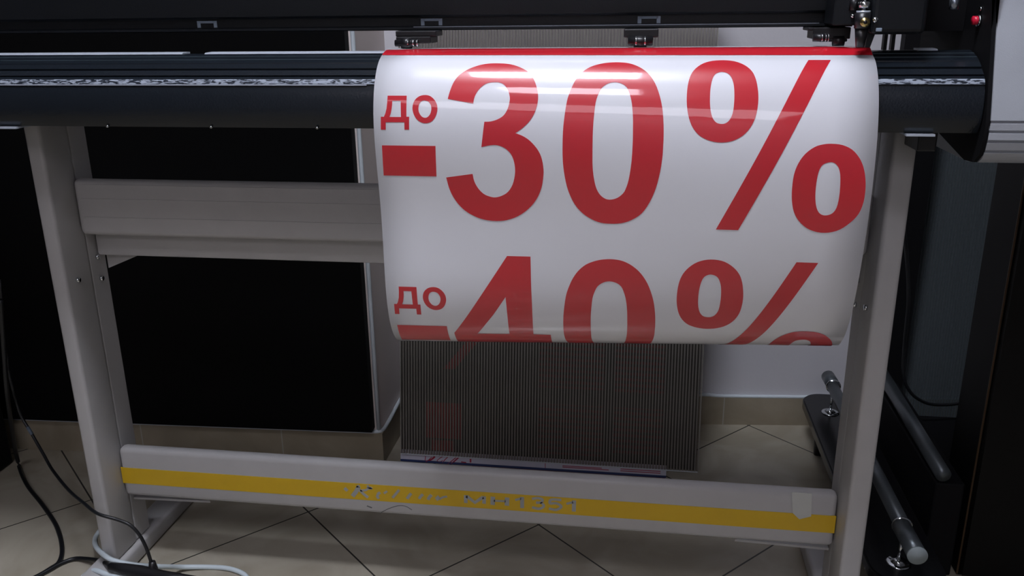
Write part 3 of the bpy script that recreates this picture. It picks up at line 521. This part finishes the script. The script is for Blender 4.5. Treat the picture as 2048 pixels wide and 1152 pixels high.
NAMES = [('word', ['d', 'o']), ('minus_bar', ['dash']), ('numeral', ['three']), ('numeral', ['zero']), ('percent_sign', ['pct_a', 'slash', 'pct_b'])]
for nm, gl in NAMES: print_shape(nm, [G[g] for g in gl])
for nm, gl in NAMES:
    if gl == ['three']:
        four = [list(l) for l in G['four']]
        # run the foot of the 4 on past the curl
        o = four[0]; o2 = []
        for x, s in o: o2.append((x, s))
        xs4 = {'r': max(p[0] for p in o), 'l': min(p[0] for p in o)}
        o2 = [p for p in o2 if p[1] < .412]
        # outline: ..., (stem right, bar top right) -> bar bottom -> stem -> back
        k = max(range(len(o2)), key=lambda i: o2[i][0])
        o2 = o2[:k+1]+[(xs4['r'], .4330), (.1490, .4330), (.1490, .480), (.1130, .480), (.1130, .4330), (xs4['l'], .4330)]+o2[k+1:]
        print_shape(nm, [[o2]+four[1:]])
    else: print_shape(nm, [shift(G[g]) for g in gl])
band = [(XL+(XR-XL)*k/NX, .0) for k in range(NX+1)]
bo = [(XL+.0004, .0002)]+[(x, .0002) for x, _ in band[1:-1]]+[(XR-.0004, .0002), (XR-.0004, -.0300)]+[(x, -.0300) for x, _ in band[1:-1][::-1]]+[(XL+.0004, -.0210)]
print_shape('red_band', [[bo]])

# ------------------------------------------------------------------ wall panel, left
pv = Vector((cwb[0]-cwa[0], cwb[1]-cwa[1])).normalized(); pn = Vector((pv.y, -pv.x))
a = Vector(cwb)-pv*.009; b = a-pv*1.9
th = pn*.026
pan = poly_plate('backdrop_board', [(a.x+pn.x*.0015, a.y+pn.y*.0015, H+.012), (b.x+pn.x*.0015, b.y+pn.y*.0015, H+.012), (b.x+pn.x*.0015, b.y+pn.y*.0015, 1.55), (a.x+pn.x*.0015, a.y+pn.y*.0015, 1.55)], (th.x, th.y, 0), 'panel_black')
tag(pan, 'wide matt black panel fixed to the wall above the beige skirting', 'wall board')

# ------------------------------------------------------------------ sheets leaning behind the stand
def lean(x, z, d=0.):
    """leaning plane, bottom near the stand, top against the back wall"""
    dirn = Vector((0, .183, 1.)).normalized(); nn = Vector((0, -dirn.z, dirn.y))
    return Vector((x, .473+.175*z, z))+nn*d
def fluted(name, x0, x1, z0, z1, pitch, th, place, m1, m2, label, cat):
    root = empty(name, place(x0, z0, 0)); tag(root, label, cat)
    bm = bmesh.new()
    for d in (0., th):
        v = [bm.verts.new(place(*p, d)) for p in ((x0, z0), (x1, z0), (x1, z1), (x0, z1))]; bm.faces.new(v)
    from_bm('face_skin', bm, m1, root)
    bm = bmesh.new(); n = int((x1-x0)/pitch)
    for k in range(n+1):
        x = x0+(x1-x0)*k/n; w = pitch*.20
        pts = [place(x-w, z0, .0003), place(x+w, z0, .0003), place(x+w, z0, th-.0003), place(x-w, z0, th-.0003)]
        pts2 = [place(x-w, z1, .0003), place(x+w, z1, .0003), place(x+w, z1, th-.0003), place(x-w, z1, th-.0003)]
        A = [bm.verts.new(p) for p in pts]; B = [bm.verts.new(p) for p in pts2]
        for i in range(4): bm.faces.new((A[i], A[(i+1) % 4], B[(i+1) % 4], B[i]))
        bm.faces.new(A[::-1]); bm.faces.new(B)
    rb = from_bm('fluting', bm, m2, root)
    return root
fl = fluted('corrugated_sheet', -.219, .427, .0235, 1.04, .0062, .004, lambda x, z, d: lean(x, z, .0075+d), 'polycarbonate', 'polycarbonate_rib',
       'smoky fluted plastic sheet leaning on the wall behind the stand, below the banner', 'plastic sheet')
bm = bmesh.new(); 
ea, eb = lean(.12, .0215, .0075), lean(.427, .0215, .0075)
bm_tube(bm, [lean(-.219, .0222, .010), lean(.1, .0222, .010), lean(.427, .0222, .010)], .0014, 8); from_bm('bottom_edge', bm, 'trim_white', fl)
# printed board right behind it
pb = empty('printed_board', lean(-.22, .002, 0)); tag(pb, 'dark printed board behind the fluted sheet, white margin with red marks at its foot', 'board')
def board_part(name, x0, x1, z0, z1, d0, d1, m, parent):
    bm = bmesh.new()
    A = [bm.verts.new(lean(*p, d0)) for p in ((x0, z0), (x1, z0), (x1, z1), (x0, z1))]; B = [bm.verts.new(lean(*p, d1)) for p in ((x0, z0), (x1, z0), (x1, z1), (x0, z1))]
    for i in range(4): bm.faces.new((A[i], A[(i+1) % 4], B[(i+1) % 4], B[i]))
    bm.faces.new(A); bm.faces.new(B[::-1]); return from_bm(name, bm, m, parent)
board_part('backing', -.222, .424, .0235, .80, 0., .003, 'board_dark', pb)
board_part('white_margin', -.222, .362, .0030, .0300, .0031, .0036, 'board_white', pb)
board_part('blue_line', -.222, .362, .0030, .0078, .0037, .0041, 'board_blue', pb)
for q in D['MARKS']: strokes('red_mark', [q], 'print_red', pb, lambda p: lean(p.x, p.z, .0042).y, .0003)
for x0, x1, zz in ((.135, .185, .021), (.14, .225, .0155), (.14, .24, .0125), (.265, .35, .0165), (.265, .35, .0125)):
    board_part('red_text_line', x0, x1, zz-.0008, zz+.0008, .0039, .0042, 'print_red', pb)
for x0, x1, z0, z1, mm in ((-.165, -.085, .060, .140, 'dense_red'), (-.150, -.100, .032, .056, 'dense_red'), (.085, .225, .040, .150, 'print_lines'), (.245, .350, .050, .150, 'print_lines'), (.085, .225, .185, .290, 'print_lines'), (.245, .350, .180, .290, 'print_lines')):
    board_part('red_print', x0, x1, z0, z1, .0031, .0035, mm, pb)
bm = bmesh.new()
q = [(-.125, .215), (-.100, .215), (-.030, .300), (-.055, .300)]
A = [bm.verts.new(lean(*p, .0031)) for p in q]; B = [bm.verts.new(lean(*p, .0035)) for p in q]
for i in range(4): bm.faces.new((A[i], A[(i+1) % 4], B[(i+1) % 4], B[i]))
bm.faces.new(A); bm.faces.new(B[::-1]); from_bm('red_print', bm, 'dense_red', pb)
# thin red film offcuts lying on the floor at the foot of the boards
for i, (x0, x1, y0, y1, z, m, lab) in enumerate(((-.245, .352, .417, .4695, .0012, 'film_red', 'dark red film strip on the floor under the boards, lowest layer'),
        (-.06, .360, .449, .4700, .0030, 'film_red', 'shorter dark red film strip lying on the longer one'))):
    bm = bmesh.new(); K = 40
    for k in range(K+1):
        x = x0+(x1-x0)*k/K; wv = .0006*math.sin(k*.9+i)+.0006*math.sin(k*.37+2*i)
        for yy in (y0+.006*math.sin(k*.25+i), y1): bm.verts.new((x, yy, z+abs(wv)*(1 if yy != y1 else .2)))
    bm.verts.ensure_lookup_table()
    for k in range(K): bm.faces.new((bm.verts[2*k], bm.verts[2*k+2], bm.verts[2*k+3], bm.verts[2*k+1]))
    o = from_bm('film_strip', bm, m); tag(o, lab, 'film', None)
    md = o.modifiers.new('thickness', 'SOLIDIFY'); md.thickness = .0006; md.offset = 0
for i, (pts, lab) in enumerate((([(-.29, .452, .001), (-.25, .448, .003), (-.222, .457, .006)], 'white paper scrap edge on the floor left of the boards'),
        ([(-.17, .440, .004), (-.14, .433, .004), (-.11, .425, .002)], 'small white film curl at the left end of the red film'),
        ([(.05, .428, .004), (.09, .425, .006), (.13, .412, .003)], 'long white film curl by the middle of the red film'))):
    bm = bmesh.new(); P = catmull(pts, 6); 
    for p in P: bm.verts.new(p+Vector((0, .003, 0))); bm.verts.new(p+Vector((0, -.003, .001)))
    bm.verts.ensure_lookup_table()
    for k in range(len(P)-1): bm.faces.new((bm.verts[2*k], bm.verts[2*k+2], bm.verts[2*k+3], bm.verts[2*k+1]))
    o = from_bm('film_scrap', bm, 'film_clear', None, True); tag(o, lab, 'scrap')
    md = o.modifiers.new('thickness', 'SOLIDIFY'); md.thickness = .0005

# ------------------------------------------------------------------ right side
# fluted sheet standing by the right wall corner
fluted('corrugated_sheet', .893, 1.20, .004, .86, .0060, .004, lambda x, z, d: Vector((x, .735+.03*(x-.9)+.035*z-d, z)), 'polycarbonate_smoke', 'polycarbonate_smoke_rib',
       'grey fluted plastic sheet standing on the right beside the black cabinet', 'plastic sheet')
box('dark_board', (.800, .700, .001), (.885, .730, .95), 'matt_black')
tag(bpy.data.objects['dark_board'], 'narrow black board standing behind the right leg of the stand', 'board')
# black cabinet with a brown edge
cab = empty('black_cabinet', (1.1, .25, 0)); tag(cab, 'tall black cabinet with a thin brown front edge, at far right', 'cabinet')
box('body', (.862, .205, .002), (1.5, .315, .752), 'cabinet_black', cab)
box('edge_strip', (.8605, .2030, .004), (.8632, .2052, .750), 'cabinet_edge', cab)
box('door', (.8645, .188, .012), (1.49, .2025, .748), 'cabinet_black', cab)
# black plank on feet carrying a chrome rail
pk = empty('rail_stand', (.73, .4, 0)); tag(pk, 'low black plank on feet with chrome tubular rail, right of the stand', 'rail')
bm = bmesh.new()
x0, x1, y0, y1, rr = .672, .790, .030, .732, .045
pts = []
for cx_, cy_, a0 in ((x1-rr, y1-rr, 0), (x0+rr, y1-rr, 90), (x0+rr, y0+rr, 180), (x1-rr, y0+rr, 270)):
    for k in range(9): a = math.radians(a0+k*90/8); pts.append((cx_+rr*math.cos(a), cy_+rr*math.sin(a), .078))
A = [bm.verts.new(p) for p in pts]; f = bm.faces.new(A); r = bmesh.ops.extrude_face_region(bm, geom=[f])
for v in [g for g in r['geom'] if isinstance(g, bmesh.types.BMVert)]: v.co.z += .022
bmesh.ops.bevel(bm, geom=[e for e in bm.edges if abs(e.verts[0].co.z-e.verts[1].co.z) < 1e-5], offset=.003, segments=2, affect='EDGES')
plk = sharp(from_bm('plank', bm, 'plank_black', pk))
for y in (.620, .110):
    for x in (.700, .765):
        bm = bmesh.new(); bm_cyl(bm, (x, y, .001), (x, y, .0775), .008, .012, 18); from_bm('foot', bm, 'plastic_black', pk, True)
rail = cyl('rail', (.7245, .100, .159), (.7220, .640, .159), .0125, 'tube_grey', pk, seg=32)
for (ya, yb_, ) in ((.020, .098), (.642, .696)):
    cyl('end_sleeve', (.7245, ya, .159), (.7225, yb_, .159), .0145, 'tube_grey', rail, seg=32)
cyl('end_cap', (.7246, .0165, .159), (.7246, .0198, .159), .0150, 'cap_grey', rail, seg=32)
for y in (.0985, .6415): cyl('collar', (.7235, y-.0015, .159), (.7235, y+.0015, .159), .0158, 'chrome', rail, seg=32)
for y in (.081, .631):
    po = cyl('post', (.7200, y, .1045), (.7215, y+.002, .1460), .0026, 'chrome', pk, seg=14)
    bm = bmesh.new(); bm_cyl(bm, (.7200, y, .1003), (.7200, y, .1025), .0195, .017, 28); bm_cyl(bm, (.7200, y, .1025), (.7200, y, .1075), .012, .0045, 24); from_bm('flange', bm, 'chrome', po, True)
# second grey tube leaning between plank and cabinet
tb = cyl('grey_tube', (.8150, .640, .205), (.8120, .200, .200), .0130, 'tube_grey', seg=28)
tag(tb, 'plain dark grey tube running beside the black cabinet', 'tube')
bx = box('shade_crate', (.802, .200, .001), (.850, .620, .184), 'matt_black', None, .003)  # black block standing in for the shaded floor by the tube
tag(bx, 'low matt black box added for the shade under the plain grey tube', 'box')
b2 = box('shade_crate', (.870, .345, .001), (1.20, .600, .120), 'matt_black', None, .003)  # added where the floor behind the cabinet lies in shade
tag(b2, 'low matt black box added for the floor shade behind the cabinet, under the hanging cable', 'box')
lp = tube('hanging_cable', D['LOOP'], .0034, 'black_cable', None, 10); tag(lp, 'thin black cable hanging in a loop in front of the right fluted sheet', 'cable')

# ------------------------------------------------------------------ cables, left
o = tube('power_cable', D['CABLE_A'], .0042, 'black_cable', None, 12); tag(o, 'thick black cable sweeping down at the far left to the floor', 'cable')
o = tube('power_cable', D['CABLE_B'], .0029, 'black_cable', None, 12); tag(o, 'thin black cable crossing the left leg and ending in a small plug', 'cable')
bm = bmesh.new(); a, b = [Vector(p) for p in D['PLUG']]; q = (a-b)
bm_tube(bm, [a, a*.7+b*.3, a*.3+b*.7, b], [.0055, .0068, .0085, .0085], 10); from_bm('plug', bm, 'plastic_black', o, True)
pa, pb_ = Vector(D['CABLE_B'][2]), Vector(D['CABLE_B'][3])
bm = bmesh.new(); bm_tube(bm, [pa*.25+pb_*.75+Vector((0, -.001, 0)), pb_*.9+Vector(D['CABLE_B'][4])*.1], .0034, 10); from_bm('sleeve', bm, 'cable_sleeve', o, True)
o = tube('power_cable', D['CABLE_C'], .0040, 'black_cable', None, 12); tag(o, 'black cable arching on the floor to the connector at the left foot', 'cable')
bm = bmesh.new(); bm_tube(bm, [Vector(p) for p in D['ADAPT']], [.0075, .0105, .012, .0105, .005], 12); from_bm('connector', bm, 'plastic_black', o, True)
o = tube('white_cable', D['CABLE_W'], .0044, 'white_cable', None, 12); tag(o, 'white cable looping around the foot of the left leg', 'cable')
o = tube('white_cable', D['CABLE_W2'], .0044, 'white_cable', None, 12); tag(o, 'short white cable end at the bottom edge, in front of the looping one', 'cable')
# black case added to fill the shaded far left
cs = box('shade_case', (-1.60, .200, .002), (-1.090, .360, .70), 'matt_black', None, .006)
tag(cs, 'large matt black case added to fill the shaded far left', 'case')

# ------------------------------------------------------------------ world and view
w = bpy.data.worlds.new('world'); bpy.context.scene.world = w; w.use_nodes = True
w.node_tree.nodes['Background'].inputs[0].default_value = (.5, .6, .8, 1); w.node_tree.nodes['Background'].inputs[1].default_value = .02
vs = bpy.context.scene.view_settings
vs.view_transform = 'Standard'; vs.look = 'None'; vs.exposure = 0.; vs.gamma = 1.; vs.use_curve_mapping = False
